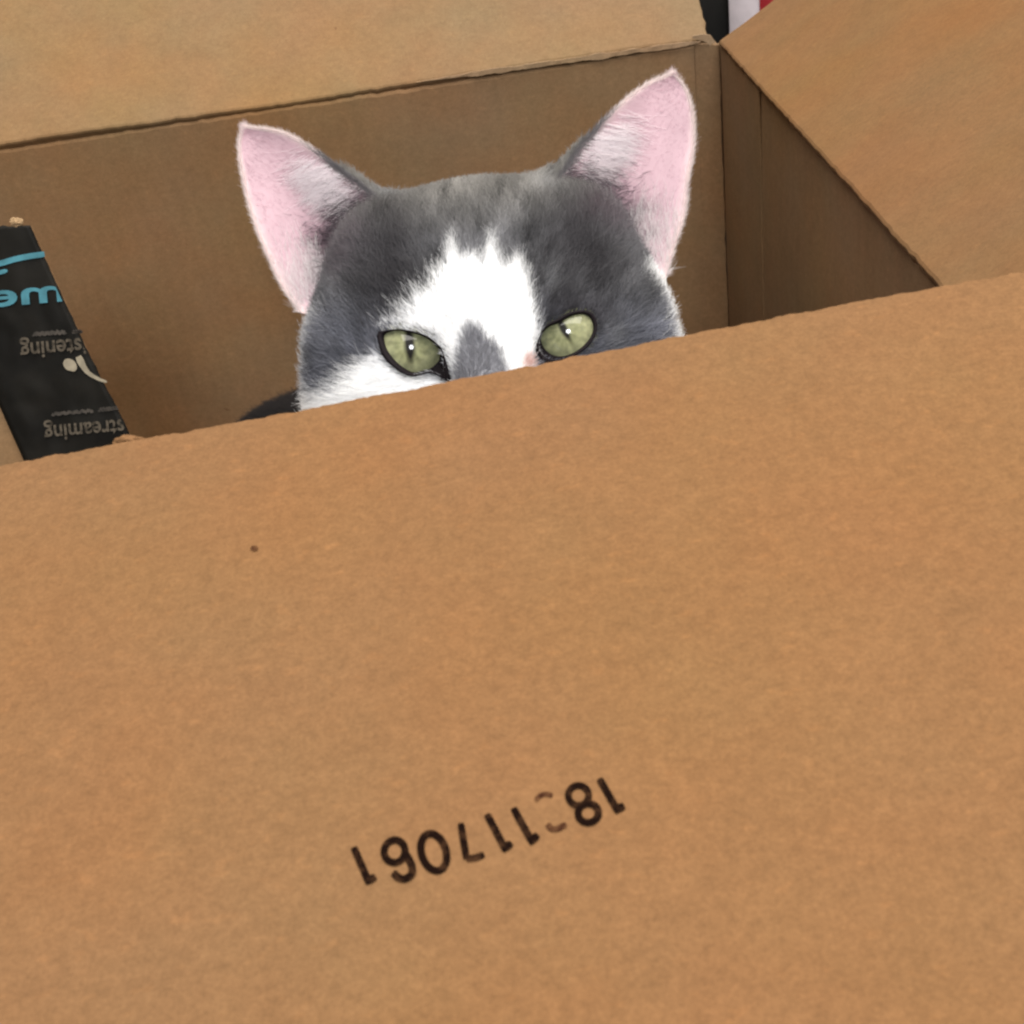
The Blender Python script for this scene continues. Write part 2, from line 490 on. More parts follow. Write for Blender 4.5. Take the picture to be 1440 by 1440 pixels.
tape_l = [(-108, 322), (-60, 440), (-30, 510), (4, 575), (33, 640), (95, 782)]
tape_r = [(45, 317), (64, 360), (96, 430), (130, 503), (176, 592), (250, 760)]
def tape_edges(v):
    """picture x of both tape edges at height v in 0..1"""
    def lerp_(P):
        k = v * (len(P) - 1); i = min(int(k), len(P) - 2); f = k - i
        return np.array(P[i]) * (1 - f) + np.array(P[i + 1]) * f
    return lerp_(tape_l), lerp_(tape_r)
V, Fc = [], []
NA, NB = 20, 70
for j in range(NB + 1):
    l, r = tape_edges(j / NB)
    for i in range(NA + 1):
        p = l + (r - l) * i / NA
        if i == NA: p = p + np.array([1.6 * n3(j * .4, 2, 2), 0])
        if j == 0: p = p + np.array([0, 2.5 * n3(i * .9, 4, 2)])
        V.append(tp(p[0], p[1], .0009 + .0003 * n3(p[0] * .02, p[1] * .02, 3) + .0004 * max(0, n3(p[0] * .06, p[1] * .03, 9))))
for j in range(NB):
    for i in range(NA):
        q = j * (NA + 1) + i
        Fc.append((q, q + 1, q + NA + 2, q + NA + 1))
tape = link('packing_tape', mesh(V, Fc, True), M_TAPE, box)
sm = tape.modifiers.new('thick', 'SOLIDIFY'); sm.thickness = .0003; sm.offset = -1
OBJ.append(tape)
# scuffed patch at the top of the tape
def tpl(x, y): return tp(x, y, .0017)
def tape_edge_x(y):
    P = tape_r
    for i in range(len(P) - 1):
        if P[i][1] <= y <= P[i + 1][1]:
            f = (y - P[i][1]) / (P[i + 1][1] - P[i][1]); return P[i][0] * (1 - f) + P[i + 1][0] * f
    return 9999
def lettering(name, text, x_right, y_base, sx, sy, tilt, mat, weight=0.0):
    """text read from the far side: starts at the right, runs to the left, upside down"""
    cu = bpy.data.curves.new('lettering', 'FONT')
    cu.body = text; cu.size = 1.0; cu.resolution_u = 4; cu.offset = weight
    o = bpy.data.objects.new('lettering', cu); COL.objects.link(o)
    bpy.context.view_layer.update()
    me0 = o.evaluated_get(bpy.context.evaluated_depsgraph_get()).to_mesh()
    bm = bmesh.new(); bm.from_mesh(me0)
    o.evaluated_get(bpy.context.evaluated_depsgraph_get()).to_mesh_clear()
    bpy.data.objects.remove(o); bpy.data.curves.remove(cu)
    c, s = math.cos(tilt), math.sin(tilt)
    for v in bm.verts:
        x, y = -v.co.x * sx, v.co.y * sy
        v.co = Vector((x_right + x * c - y * s, y_base + x * s + y * c, 0))
    # the tape edge cuts the print
    p0 = Vector((tape_edge_x(y_base) - 2, y_base, 0))
    bmesh.ops.bisect_plane(bm, geom=bm.verts[:] + bm.edges[:] + bm.faces[:], dist=1e-5, plane_co=p0,
                           plane_no=Vector((0.905, -0.425, 0)), clear_outer=True)
    for v in bm.verts:
        v.co = Vector(tpl(v.co.x, v.co.y))
    me = bpy.data.meshes.new('lettering'); bm.to_mesh(me); bm.free()
    return link(name, me, mat, tape)
def wavy(name, x0, y0, x1, y1, wd, mat, amp=1.6, fr=.9):
    pts, ws = [], []
    n_ = 46
    for i in range(n_):
        t = i / (n_ - 1)
        pts.append((x0 + (x1 - x0) * t, y0 + (y1 - y0) * t + amp * math.sin(i * fr) * .6))
        ws.append(max(.6, wd * (.75 + .6 * n3(i * .8, x0, 1))))
    V, Fc = ribbon(pts, ws, tpl)
    return link(name, mesh(V, Fc), mat, tape)
TILT = math.radians(-5)
lettering('printed_word', 'prime', 196, 413, 88, -46, TILT, M_BLUE, .02)
lettering('printed_word', 'listening', 131, 473.5, 30.5, 34, TILT, M_GREY, .018)
lettering('printed_word', 'streaming', 177, 588, 28.6, 33, TILT, M_GREY, .018)
wavy('small_print', 50, 469, 96, 466, 7, M_DIM); wavy('small_print', 107, 466, 117, 465.5, 7, M_DIM)
wavy('small_print', 76, 581, 134, 576, 6, M_DIM); wavy('small_print', 142, 575, 168, 572, 6, M_DIM)
V, Fc = ribbon(smooth_poly([(-30, 376), (0, 371), (25, 364), (45, 360), (66, 357)], 5), [7, 8, 8, 8, 8, 8, 8, 8, 8, 8, 8, 8, 8, 8, 8, 8, 8, 8, 8, 8, 7], tpl)
link('printed_swoosh', mesh(V, Fc), M_BLUE, tape)
V, Fc = ribbon(smooth_poly([(-30, 390), (-6, 385), (14, 380)], 5), [6] * 10 + [3], tpl)
link('printed_swoosh', mesh(V, Fc), M_BLUE, tape)
pl = smooth_poly([(113, 500), (119, 512), (127, 523), (140, 531), (153, 536)], 5)
V, Fc = ribbon(pl, [8, 9, 10, 10, 9.5, 9, 8, 8, 7, 7, 6, 6, 5.5, 5, 5, 5, 4.5, 4, 4, 3.5, 2.5], tpl)
link('printed_icon', mesh(V, Fc), M_CREAM, tape)
pl = smooth_poly([(94, 505), (99, 510), (105, 515), (109, 520)], 4)
V, Fc = ribbon(pl, [3, 9, 12, 14, 15, 16, 16, 15, 14, 12, 10, 8, 4][:len(pl)], tpl)
link('printed_icon', mesh(V, Fc), M_CREAM, tape)
# torn cardboard crumbs at the ends of the tape
def crumb(name, px, py, sx, sy, fn, mat, seed):
    bm = bmesh.new(); bmesh.ops.create_icosphere(bm, subdivisions=3, radius=1)
    c = fn(px, py); k = .30 / F
    for v in bm.verts:
        f = 1 + .55 * n3(v.co.x * 1.3 + seed, v.co.y * 1.3, v.co.z * 1.3) + .25 * n3(v.co.x * 4 + seed, v.co.y * 4, v.co.z * 4)
        q = c + (CR * v.co.x * sx + CU * v.co.y * sy) * k * f - FW * v.co.z * .0007 * f
        v.co = Vector(q)
    me = bpy.data.meshes.new(name); bm.to_mesh(me); bm.free()
    return link(name, me, mat, box)
OBJ.append(crumb('torn_cardboard', 25, 313, 9, 6, lambda x, y: tp(x, y, .001), M_TORN, 1))
OBJ.append(crumb('torn_cardboard', 180, 621, 13, 6, lambda x, y: S_ff(.5, 1) * 0 + unproj(x, y, 0.196), M_OUT, 4))

# ------------------------------------------------------------------ seen through the gap at the corner
def blob(name, c, r, mat, seed, sub=5, rgh=.18):
    bm = bmesh.new(); bmesh.ops.create_icosphere(bm, subdivisions=sub, radius=1)
    for v in bm.verts:
        f = 1 + rgh * n3(v.co.x * 2 + seed, v.co.y * 2, v.co.z * 2) + rgh * .5 * n3(v.co.x * 6 + seed, v.co.y * 6, v.co.z * 6)
        v.co = Vector((c[0] + v.co.x * r[0] * f, c[1] + v.co.y * r[1] * f, max(0.0, c[2] + v.co.z * r[2] * f)))
    for f in bm.faces: f.smooth = True
    me = bpy.data.meshes.new(name); bm.to_mesh(me); bm.free()
    return link(name, me, mat)
M_BLACK = plain('black_cloth', (0.004, 0.0035, 0.003), rough=0.9, vary=.3, scale=60)
M_WHITE = plain('white_plastic', (0.74, 0.66, 0.70), rough=0.45, vary=.08, scale=90)
M_RED = plain('red_print', (0.30, 0.02, 0.025), rough=0.45)
cb = unproj(985, 20, 0.70)
o = blob('black_bag', (cb[0] - .005, cb[1] + .05, .08), (.068, .10, .08 + max(0.02, cb[2] - .05)), M_BLACK, 3)
tag(o, 'black cloth bag behind the box, in the gap between back and right flaps', 'bag')
# white packet with a red corner, standing beside the black bag
pk = empty('white_packet', tuple(unproj(1065, 10, 0.66) * np.array([1, 1, 0])))
tag(pk, 'white plastic packet with a red patch, just showing above the right flap edge', 'packet')
bpy.context.view_layer.update()
q0 = unproj(1050, 10, 0.66)
def bag_surface(u, v, k):
    """pillow-shaped packet standing upright, u across, v up"""
    x = q0[0] + .028 + (u - .5) * .075
    z = v * (q0[2] + .09)
    thick = .022 * (math.sin(math.pi * min(max(u, 0), 1)) ** .6) * (math.sin(math.pi * min(max(v, 0), 1)) ** .5)
    y = q0[1] + .0 + k * (thick + .0006) + .004 * n3(u * 5, v * 8, k)
    return np.array([x, y, z])
V, Fc = [], []
NU, NV = 30, 60
for k in (-1, 1):
    for j in range(NV + 1):
        for i in range(NU + 1):
            V.append(bag_surface(i / NU, j / NV, k))
K = (NU + 1) * (NV + 1)
for k in range(2):
    for j in range(NV):
        for i in range(NU):
            q = k * K + j * (NU + 1) + i
            Fc.append((q, q + 1, q + NU + 2, q + NU + 1) if k == 0 else (q, q + NU + 1, q + NU + 2, q + 1))
body_ = link('packet_body', mesh(V, Fc, True), M_WHITE, pk); body_.matrix_parent_inverse = pk.matrix_world.inverted()
vr = (q0[2] - .003) / (q0[2] + .09)
V, Fc = [], []
for j in range(25):
    for i in range(21):
        V.append(bag_surface(.17 + .45 * i / 20, vr + (.985 - vr) * j / 24, -1) - np.array([0, .0012, 0]))
for j in range(24):
    for i in range(20):
        q = j * 21 + i; Fc.append((q, q + 1, q + 22, q + 21))
red_ = link('red_patch', mesh(V, Fc, True), M_RED, pk); red_.matrix_parent_inverse = pk.matrix_world.inverted()

for o in OBJ:
    boxed(o)

# ------------------------------------------------------------------ the cat
HD = 0.335
O = unproj(688, 485, HD)
HT = math.radians(6.8)
wv = CAM - O; wv /= np.linalg.norm(wv)
uv_ = CR * math.cos(HT) + CU * math.sin(HT); uv_ -= wv * (uv_ @ wv); uv_ /= np.linalg.norm(uv_)
vv = np.cross(wv, uv_)
HM = np.stack([uv_, vv, wv])              # world -> head (mm) rows
def to_head(P): return ((np.asarray(P) - O) @ HM.T) * 1000
def to_world(H): return O + (np.asarray(H) / 1000) @ HM
def at_w(px, py, w_mm):
    return on_plane(px, py, O + wv * w_mm / 1000, wv)

def sd_ell(P, c, r):
    q = P - np.array(c, float); r = np.array(r, float)
    k0 = np.linalg.norm(q / r, axis=-1); k1 = np.linalg.norm(q / (r * r), axis=-1) + 1e-9
    return k0 * (k0 - 1) / k1
def sd_cap(P, a_, b_, ra, rb):
    a_ = np.array(a_, float); b_ = np.array(b_, float); ba = b_ - a_
    h = np.clip(((P - a_) @ ba) / (ba @ ba), 0, 1)
    return np.linalg.norm(P - a_ - h[..., None] * ba, axis=-1) - (ra + (rb - ra) * h)
def smin(a_, b_, k):
    h = np.clip(.5 + .5 * (b_ - a_) / k, 0, 1)
    return b_ * (1 - h) + a_ * h - k * h * (1 - h)

RIDGES = [(to_head(at_w(560, 322, -40)), to_head(at_w(482, 243, -41))), (to_head(at_w(757, 296, -40)), to_head(at_w(822, 206, -41)))]
EYE_L = np.array(to_head(at_w(579, 491, -8.5)))
EYE_R = np.array(to_head(at_w(797, 469, -8.5)))
ER = 10.5
def head_sdf(P):
    d = sd_ell(P, (0, 6, -36), (46, 40.5, 42))
    for s in (-1, 1):
        d = smin(d, sd_ell(P, (s * 27, -11, -27), (25, 27, 26)), 9)
        d = smin(d, sd_ell(P, (s * 10, -34, 6), (13, 11, 13)), 7)
        d = smin(d, sd_ell(P, (s * 29, 4, -33), (19.5, 20, 24)), 8)
        d = smin(d, sd_ell(P, (s * 19, 21.5, -37), (20, 20, 22)), 8)
    d = smin(d, sd_cap(P, (0, 16, -6), (0, -22, 13), 9.5, 7.5), 9)
    d = smin(d, sd_ell(P, (0, -46, -4), (14, 9, 14)), 8)
    for ra_, rb_ in RIDGES:
        d = smin(d, sd_cap(P, ra_, rb_, 6.0, 1.8), 8)
    for e in (EYE_L, EYE_R):
        d = smin(d, np.linalg.norm(P - e, axis=-1) - (ER + .7), 3.0)
    return d
def body_sdf(W):
    P = W * 1000
    d = sd_cap(P, (0, 350, 195), (2, 345, 130), 38, 46)
    d = smin(d, sd_ell(P, (2, 345, 118), (52, 56, 68)), 20)
    d = smin(d, sd_ell(P, (4, 368, 70), (72, 66, 62)), 25)
    for s in (-1, 1):
        if s < 0: d = smin(d, sd_ell(P, (-62, 387, 91), (60, 42, 84)), 18)  # left haunch enlarged to supply the dark shade behind the cheek
        d = smin(d, sd_ell(P, (s * 56, 345, 58), (30, 56, 44)), 14)
        d = smin(d, sd_cap(P, (s * 27, 318, 130), (s * 25, 292, 18), 21, 12), 10)
        d = smin(d, sd_ell(P, (s * 25, 282, 16), (12, 20, 11)), 5)
        d = smin(d, sd_ell(P, (s * 62, 292, 15), (14, 28, 11)), 8)
    tail = [(20, 425, 26), (60, 428, 18), (78, 400, 16), (80, 360, 14), (76, 318, 13)]
    tail = [(x, min(y, 424), z) for x, y, z in tail]
    for i in range(len(tail) - 1):
        d = smin(d, sd_cap(P, tail[i], tail[i + 1], 13 - i * 1.3, 12 - i * 1.3), 5)
    return d

def surface_nets(f, lo, hi, h):
    nx, ny, nz = [int(math.ceil((hi[i] - lo[i]) / h)) + 1 for i in range(3)]
    gx = lo[0] + h * np.arange(nx); gy = lo[1] + h * np.arange(ny); gz = lo[2] + h * np.arange(nz)
    D = np.empty((nx, ny, nz))
    for i in range(nx):
        Y, Z = np.meshgrid(gy, gz, indexing='ij')
        D[i] = f(np.stack([np.full_like(Y, gx[i]), Y, Z], -1))
    ins = D < 0
    acc = np.zeros((nx - 1, ny - 1, nz - 1, 3)); cnt = np.zeros((nx - 1, ny - 1, nz - 1))
    base = np.stack(np.meshgrid(np.arange(nx - 1), np.arange(ny - 1), np.arange(nz - 1), indexing='ij'), -1).astype(float)
    corners = [(a_, b_, c_) for a_ in (0, 1) for b_ in (0, 1) for c_ in (0, 1)]
    def sl(A, c): return A[c[0]:c[0] + nx - 1, c[1]:c[1] + ny - 1, c[2]:c[2] + nz - 1]
    for c0 in corners:
        for ax in range(3):
            if c0[ax]: continue
            c1 = list(c0); c1[ax] = 1
            d0, d1 = sl(D, c0), sl(D, c1)
            cross = (d0 < 0) != (d1 < 0)
            t = np.where(cross, d0 / (d0 - d1 + 1e-12), 0)
            for k in range(3):
                acc[..., k] += np.where(cross, c0[k] + (t if k == ax else 0), 0)
            cnt += cross
    act = cnt > 0
    ids = -np.ones(cnt.shape, int); ids[act] = np.arange(act.sum())
    verts = (base[act] + acc[act] / cnt[act][:, None]) * h + np.array(lo)
    faces = []
    for ax in range(3):
        b1, b2 = [(1, 2), (2, 0), (0, 1)][ax]
        s0 = [slice(1, -1)] * 3; s1 = [slice(1, -1)] * 3
        s0[ax] = slice(0, -1); s1[ax] = slice(1, None)
        A, Bv = ins[tuple(s0)], ins[tuple(s1)]
        for mask, flip in ((A & ~Bv, False), (~A & Bv, True)):
            I = np.argwhere(mask)
            off = np.zeros(3, int); off[b1] = 1; off[b2] = 1
            I = I + off                      # grid index of the edge's start
            def cid(d1_, d2_):
                q = I.copy(); q[:, b1] -= d1_; q[:, b2] -= d2_
                return ids[q[:, 0], q[:, 1], q[:, 2]]
            quad = np.stack([cid(1, 1), cid(0, 1), cid(0, 0), cid(1, 0)], -1)
            if flip: quad = quad[:, ::-1]
            faces.append(quad)
    return verts, np.concatenate(faces)

def cat_sdf(W):
    hd = head_sdf(to_head(W))
    bd = body_sdf(W)
    return smin(hd, bd, 16)
CV, CF = surface_nets(cat_sdf, (-.13, .20, -.002), (.13, YB - .004, .30), .002)
CV[:, 2] = np.maximum(CV[:, 2], 0.0046)

# ---- ears
def resample(P, n_):
    P = np.array(smooth_poly(P, 8)); L_ = np.concatenate([[0], np.cumsum(np.linalg.norm(np.diff(P, axis=0), axis=1))])
    t = np.linspace(0, L_[-1], n_)
    return np.stack([np.interp(t, L_, P[:, 0]), np.interp(t, L_, P[:, 1])], -1)
NT, NS = 34, 22
def make_ear(inner_px, outer_px, w_in, w_out, w_tip, bulge):
    A = resample(inner_px, NT); B = resample(outer_px, NT)
    rows = []
    for j in range(NT):
        t = j / (NT - 1)
        pa = to_head(at_w(A[j][0], A[j][1], w_in * (1 - t) + w_tip * t))
        pb = to_head(at_w(B[j][0], B[j][1], w_out * (1 - t) + w_tip * t))
        row = []
        for i in range(NS):
            s = i / (NS - 1)
            p = pa * (1 - s) + pb * s
            k = bulge * max(0, math.sin(math.pi * s)) * (1 - t) ** .9
            # the outer edge rolls forward a little
            row.append(p + np.array([0, 0, -k]))
        rows.append(row)
    # root rows sunk in the head
    r0 = np.array(rows[0]); ctr = r0.mean(0)
    pre = [list(ctr + (r0 - ctr) * .8 + (np.array([0, -4, -30]) - ctr) * f) for f in (.36, .18)]
    rows = pre + rows
    return np.array(rows)                  # (NT+2, NS, 3) head mm
EARL = make_ear([(552, 308), (524, 272), (482, 240), (440, 210), (398, 188), (347, 180)],
                [(424, 440), (398, 404), (375, 355), (353, 295), (342, 245), (338, 208), (343, 182)], -31, -34, -39, 7)
EARR = make_ear([(764, 282), (790, 243), (815, 206), (846, 172), (880, 141), (912, 119), (944, 106)],
                [(936, 390), (949, 345), (963, 300), (968, 250), (975, 205), (973, 160), (963, 127), (947, 107)], -31, -34, -39, 7)
EAR_TH = 1.3
def ear_mesh(E):
    R, S_, _ = E.shape
    du = np.gradient(E, axis=1); dv = np.gradient(E, axis=0)
    nn = np.cross(du, dv); nn /= np.linalg.norm(nn, axis=-1, keepdims=True) + 1e-9
    if nn[..., 2].mean() < 0: nn = -nn
    return E, nn
def ear_faces(E, nn):
    R, S_, _ = E.shape
    front = E.reshape(-1, 3)
    edge = np.minimum(np.arange(S_), np.arange(S_)[::-1]) / 4.0
    thk = EAR_TH * np.clip(.35 + edge, .35, 1)[None, :, None]
    back = (E - nn * thk).reshape(-1, 3)
    K = R * S_
    Fs = []
    for j in range(R - 1):
        for i in range(S_ - 1):
            q = j * S_ + i
            Fs.append((q, q + 1, q + S_ + 1, q + S_)); Fs.append((K + q, K + q + S_, K + q + S_ + 1, K + q + 1))
    for j in range(R - 1):
        for i in (0, S_ - 1):
            q = j * S_ + i
            Fs.append((q, q + S_, K + q + S_, K + q))
    for i in range(S_ - 1):
        q = (R - 1) * S_ + i
        Fs.append((q, q + 1, K + q + 1, K + q))
    return np.concatenate([front, back]), Fs

# ---- coat pattern: signed distances to patches given in the picture's own pixels of the face plane
def poly_sd(P, poly):
    P = np.asarray(P, float); poly = np.array(poly, float)
    d = np.full(len(P), 1e9); ins = np.zeros(len(P), bool)
    n_ = len(poly)
    for i in range(n_):
        a_, b_ = poly[i], poly[(i + 1) % n_]
        e = b_ - a_; q = P - a_
        h = np.clip((q @ e) / (e @ e + 1e-9), 0, 1)
        d = np.minimum(d, np.linalg.norm(q - h[:, None] * e, axis=1))
        c1 = (a_[1] > P[:, 1]) != (b_[1] > P[:, 1])
        xx = (b_[0] - a_[0]) * (P[:, 1] - a_[1]) / (b_[1] - a_[1] + 1e-12) + a_[0]
        ins ^= c1 & (P[:, 0] < xx)
    return np.where(ins, -d, d)
BLAZE = [(566, 464), (530, 452), (562, 446), (548, 428), (580, 424), (572, 404), (598, 402), (606, 376), (622, 366), (633, 326), (643, 350), (652, 362), (664, 346),
         (676, 366), (691, 322), (700, 346), (708, 370), (730, 352), (742, 376), (750, 404), (757, 440), (764, 465), (760, 488), (754, 520), (740, 560), (640, 560),
         (628, 530), (622, 505), (606, 476)]
NOSEP = [(660, 452), (672, 456), (684, 470), (700, 480), (708, 496), (718, 520), (716, 575), (640, 575), (634, 525), (640, 500), (647, 478), (650, 462)]
CHEEKL = [(405, 700), (408, 556), (436, 552), (462, 541), (480, 519), (500, 505), (528, 497), (560, 520), (610, 528), (640, 540), (640, 700)]
LOWER = [(430, 640), (560, 560), (640, 556), (740, 540), (880, 560), (960, 700), (640, 900)]
RIMR = [(905, 372), (932, 366), (958, 400), (972, 440), (985, 500), (950, 505), (950, 460), (942, 420), (925, 392)]
RIML = [(428, 428), (446, 432), (430, 460), (423, 500), (424, 540), (436, 580), (402, 580), (402, 470)]
GREY = np.array([.165, .165, .178]); WHITE = np.array([.965, .97, .985]); DARK = np.array([.034, .030, .035])
def coat(px, jit=0.0, rnd=None):
    """coat colour at face-plane pixel positions"""
    n_ = len(px)
    q = px + (rng.normal(0, 1, (n_, 2)) * jit if jit else 0)
    def m(poly, soft):
        return np.clip(.5 - poly_sd(q, poly) / soft, 0, 1)
    # broad lighter and darker clumps of the grey
    cl = np.array([n3(x * .022, y * .016, 3) + .6 * n3(x * .06, y * .045, 8) for x, y in q])
    st = np.array([n3(x * .09 + y * .02, y * .03, 12) for x, y in q])
    c = GREY[None] * np.clip(1 + .75 * cl + .6 * st, .3, 2.2)[:, None]
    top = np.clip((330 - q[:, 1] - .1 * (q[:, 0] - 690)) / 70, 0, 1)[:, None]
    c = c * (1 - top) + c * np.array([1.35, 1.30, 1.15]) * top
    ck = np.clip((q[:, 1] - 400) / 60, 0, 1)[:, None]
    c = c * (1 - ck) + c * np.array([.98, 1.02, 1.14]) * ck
    # dark fur at the ear bases and round the eyes
    for cx, cy, rx, ry, k in ((552, 330, 42, 70, .75), (535, 400, 70, 40, .5), (800, 320, 40, 75, .8), (850, 370, 55, 40, .6), (780, 400, 22, 50, .45),
                              (820, 440, 62, 34, .75), (860, 462, 30, 34, .3), (530, 455, 40, 26, .35), (548, 395, 45, 40, .4)):
        g = np.exp(-(((q[:, 0] - cx) / rx) ** 2 + ((q[:, 1] - cy) / ry) ** 2))[:, None] * k
        c = c * (1 - g) + DARK * g
    for cx, cy, rx, ry, k in ((778, 388, 9, 20, .30), (868, 470, 14, 24, .22), (545, 262, 26, 12, .35), (770, 252, 26, 12, .3), (455, 470, 20, 30, .08)):
        g = np.exp(-(((q[:, 0] - cx) / rx) ** 2 + ((q[:, 1] - cy) / ry) ** 2))[:, None] * k
        c = c * (1 - g) + np.array([.45, .46, .48]) * g
    for cx, cy, rx, ry, k in ((846, 296, 24, 20, .6), (870, 318, 18, 16, .5), (494, 338, 20, 26, .55), (476, 372, 18, 18, .5)):
        g = np.exp(-(((q[:, 0] - cx) / rx) ** 2 + ((q[:, 1] - cy) / ry) ** 2))[:, None] * k
        c = c * (1 - g) + np.array([.12, .085, .105]) * g
    for poly, soft, k in ((BLAZE, 12, 1), (CHEEKL, 20, 1), (LOWER, 14, 1), (RIMR, 10, .95), (RIML, 14, .55)):
        g = (m(poly, soft) * k)[:, None]
        c = c * (1 - g) + WHITE * g
    g = (m(NOSEP, 10) * .9)[:, None]
    c = c * (1 - g) + np.array([.19, .19, .22]) * g
    g = (np.exp(-(((q[:, 0] - 746) / 9) ** 2 + ((q[:, 1] - 507) / 9) ** 2)) * .85)[:, None]
    c = c * (1 - g) + np.array([.55, .22, .15]) * g
    return c

SMOKE = ((474, 345, 40, 40, .95), (452, 385, 26, 28, .75), (888, 308, 42, 36, .95), (842, 268, 30, 26, .9), (890, 338, 26, 24, .8), (917, 326, 10, 12, .75))
def smoke_at(px):
    g = np.zeros(len(px))
    for cx, cy, rx, ry, k in SMOKE:
        g = np.maximum(g, k * np.exp(-(((px[:, 0] - cx) / rx) ** 2 + ((px[:, 1] - cy) / ry) ** 2)))
    mod = np.array([n3(x * .05, y * .05, 2) for x, y in px])
    return np.clip(g * (1 + .5 * mod), 0, .95)[:, None]
# ---- body mesh with the coat as a colour attribute, eye openings cut out
eyeL_in = [(541, 471), (548, 467), (558, 465), (574, 467), (595, 473), (611, 484), (620, 497), (616, 508), (605, 518), (592, 522), (579, 523), (560, 511), (546, 494), (541, 481)]
eyeL_out = [(531, 470), (545, 464.5), (558, 463), (576, 465), (597, 471), (613, 482), (624, 498), (633, 536), (622, 531), (606, 524), (579, 529), (555, 517), (538, 499)]
eyeR_in = [(761, 474), (770, 461), (787, 454), (803, 445), (820, 442), (831, 449), (834, 464), (826, 480), (810, 494), (791, 501), (775, 498), (764, 487)]
eyeR_out = [(756, 480), (767, 459), (785, 449), (801, 440), (822, 437), (836, 445), (839, 464), (830, 483), (812, 498), (792, 507), (768, 509), (754, 495)]
def closed_smooth(P, k=6):
    P = [np.array(p, float) for p in P]; n_ = len(P); out = []
    for i in range(n_):
        a_, b_, c_, d_ = P[i - 1], P[i], P[(i + 1) % n_], P[(i + 2) % n_]
        for j in range(k):
            t = j / k
            out.append(.5 * (2 * b_ + (c_ - a_) * t + (2 * a_ - 5 * b_ + 4 * c_ - d_) * t * t + (3 * b_ - a_ - 3 * c_ + d_) * t ** 3))
    return np.array(out)
eyeL_in, eyeL_out, eyeR_in, eyeR_out = map(closed_smooth, (eyeL_in, eyeL_out, eyeR_in, eyeR_out))
bvh = BVHTree.FromPolygons([Vector(v) for v in CV], [tuple(map(int, f)) for f in CF])
CH = to_head(CV)
cpx = project(CV)
front = CH[:, 2] > -14
sd_eye = np.minimum(poly_sd(cpx, eyeL_in), poly_sd(cpx, eyeR_in))
hole = front & (sd_eye < 0)
sock = np.where(front, np.clip((13 - sd_eye) / 10, 0, 1), 0)
sock = sock * sock * (3 - 2 * sock)
CVs = CV - wv * (sock * .006)[:, None]          # the lids' sockets sink behind the eyeballs
keep = ~hole[CF].all(1)
CFk = CF[keep]
allV = [CVs]; allF = [tuple(map(int, f)) for f in CFk]
base_n = len(CV)
ear_data = []
for E in (EARL, EARR):
    E_, nn = ear_mesh(E)
    Vh, Fh = ear_faces(E_, nn)
    k = sum(len(v) for v in allV)
    allV.append(to_world(Vh)); allF += [tuple(i + k for i in f) for f in Fh]
    ear_data.append((E_, nn, k, len(Vh)))
AV = np.concatenate(allV)
cat_me = mesh(AV, allF, True)
cat_me.validate()
bmx = bmesh.new(); bmx.from_mesh(cat_me)
bmesh.ops.delete(bmx, geom=[v for v in bmx.verts if not v.link_faces], context='VERTS')
nv_before = len(AV)
bmx.free()
cols = np.ones((nv_before, 4)); cols[:, :3] = .9
hpix = project(CV)
vis = (CH[:, 1] > -60) & (CH[:, 2] > -48)
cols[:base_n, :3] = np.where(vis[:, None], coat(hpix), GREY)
cols[:base_n, :3] = np.where(((CV[:, 2] < .17) & (CV[:, 1] < .335))[:, None], WHITE * .95, cols[:base_n, :3])
sd_lid = np.minimum(poly_sd(hpix, eyeL_out), poly_sd(hpix, eyeR_out))
cols[:base_n, :3] = np.where((front & (sd_lid < 4))[:, None], np.array([.012, .009, .011]), cols[:base_n, :3])
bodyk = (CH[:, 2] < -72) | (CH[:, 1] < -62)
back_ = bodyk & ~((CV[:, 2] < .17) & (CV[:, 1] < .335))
cols[:base_n, :3] = np.where(back_[:, None], np.array([.030, .026, .026]), cols[:base_n, :3])  # body coat near black: shade low in the box put into the colour
nose_d = np.linalg.norm(CH - np.array([0, -22, 21]), axis=1)
cols[:base_n, :3] = np.where((nose_d < 5)[:, None], np.array([.45, .2, .2]), cols[:base_n, :3])
PINK = np.array([.545, .38, .435])
for E_, nn, k, L_ in ear_data:
    R, S_, _ = E_.shape
    px = project(to_world(E_.reshape(-1, 3)))
    base = np.tile(PINK, (R * S_, 1))
    var = np.array([n3(x * .03, y * .02, 6) for x, y in px])
    base = base * (1 + .13 * var)[:, None]
    t = np.repeat(np.clip((np.arange(R) - 2) / (NT - 1), 0, 1), S_)
    s = np.tile(np.arange(S_) / (S_ - 1), R)
    # pale warm rim on both edges, smoky base near the skull
    rimk = np.clip(np.minimum(s, 1 - s) / .07, 0, 1)[:, None]
    base = base * rimk + np.array([.74, .60, .60]) * (1 - rimk)
    g = smoke_at(px)
    base = base * (1 - g) + np.array([.13, .09, .11]) * g
    rimg = (np.clip((.10 - s) / .06, 0, 1) * np.clip((.62 - t) / .15, 0, 1))[:, None]
    base = base * (1 - rimg) + np.array([.13, .125, .13]) * rimg
    cols[k:k + R * S_, :3] = base
    cols[k + R * S_:k + 2 * R * S_, :3] = np.array([.55, .43, .45])
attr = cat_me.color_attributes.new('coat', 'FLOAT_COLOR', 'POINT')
attr.data.foreach_set('color', cols.astype(np.float32).ravel())

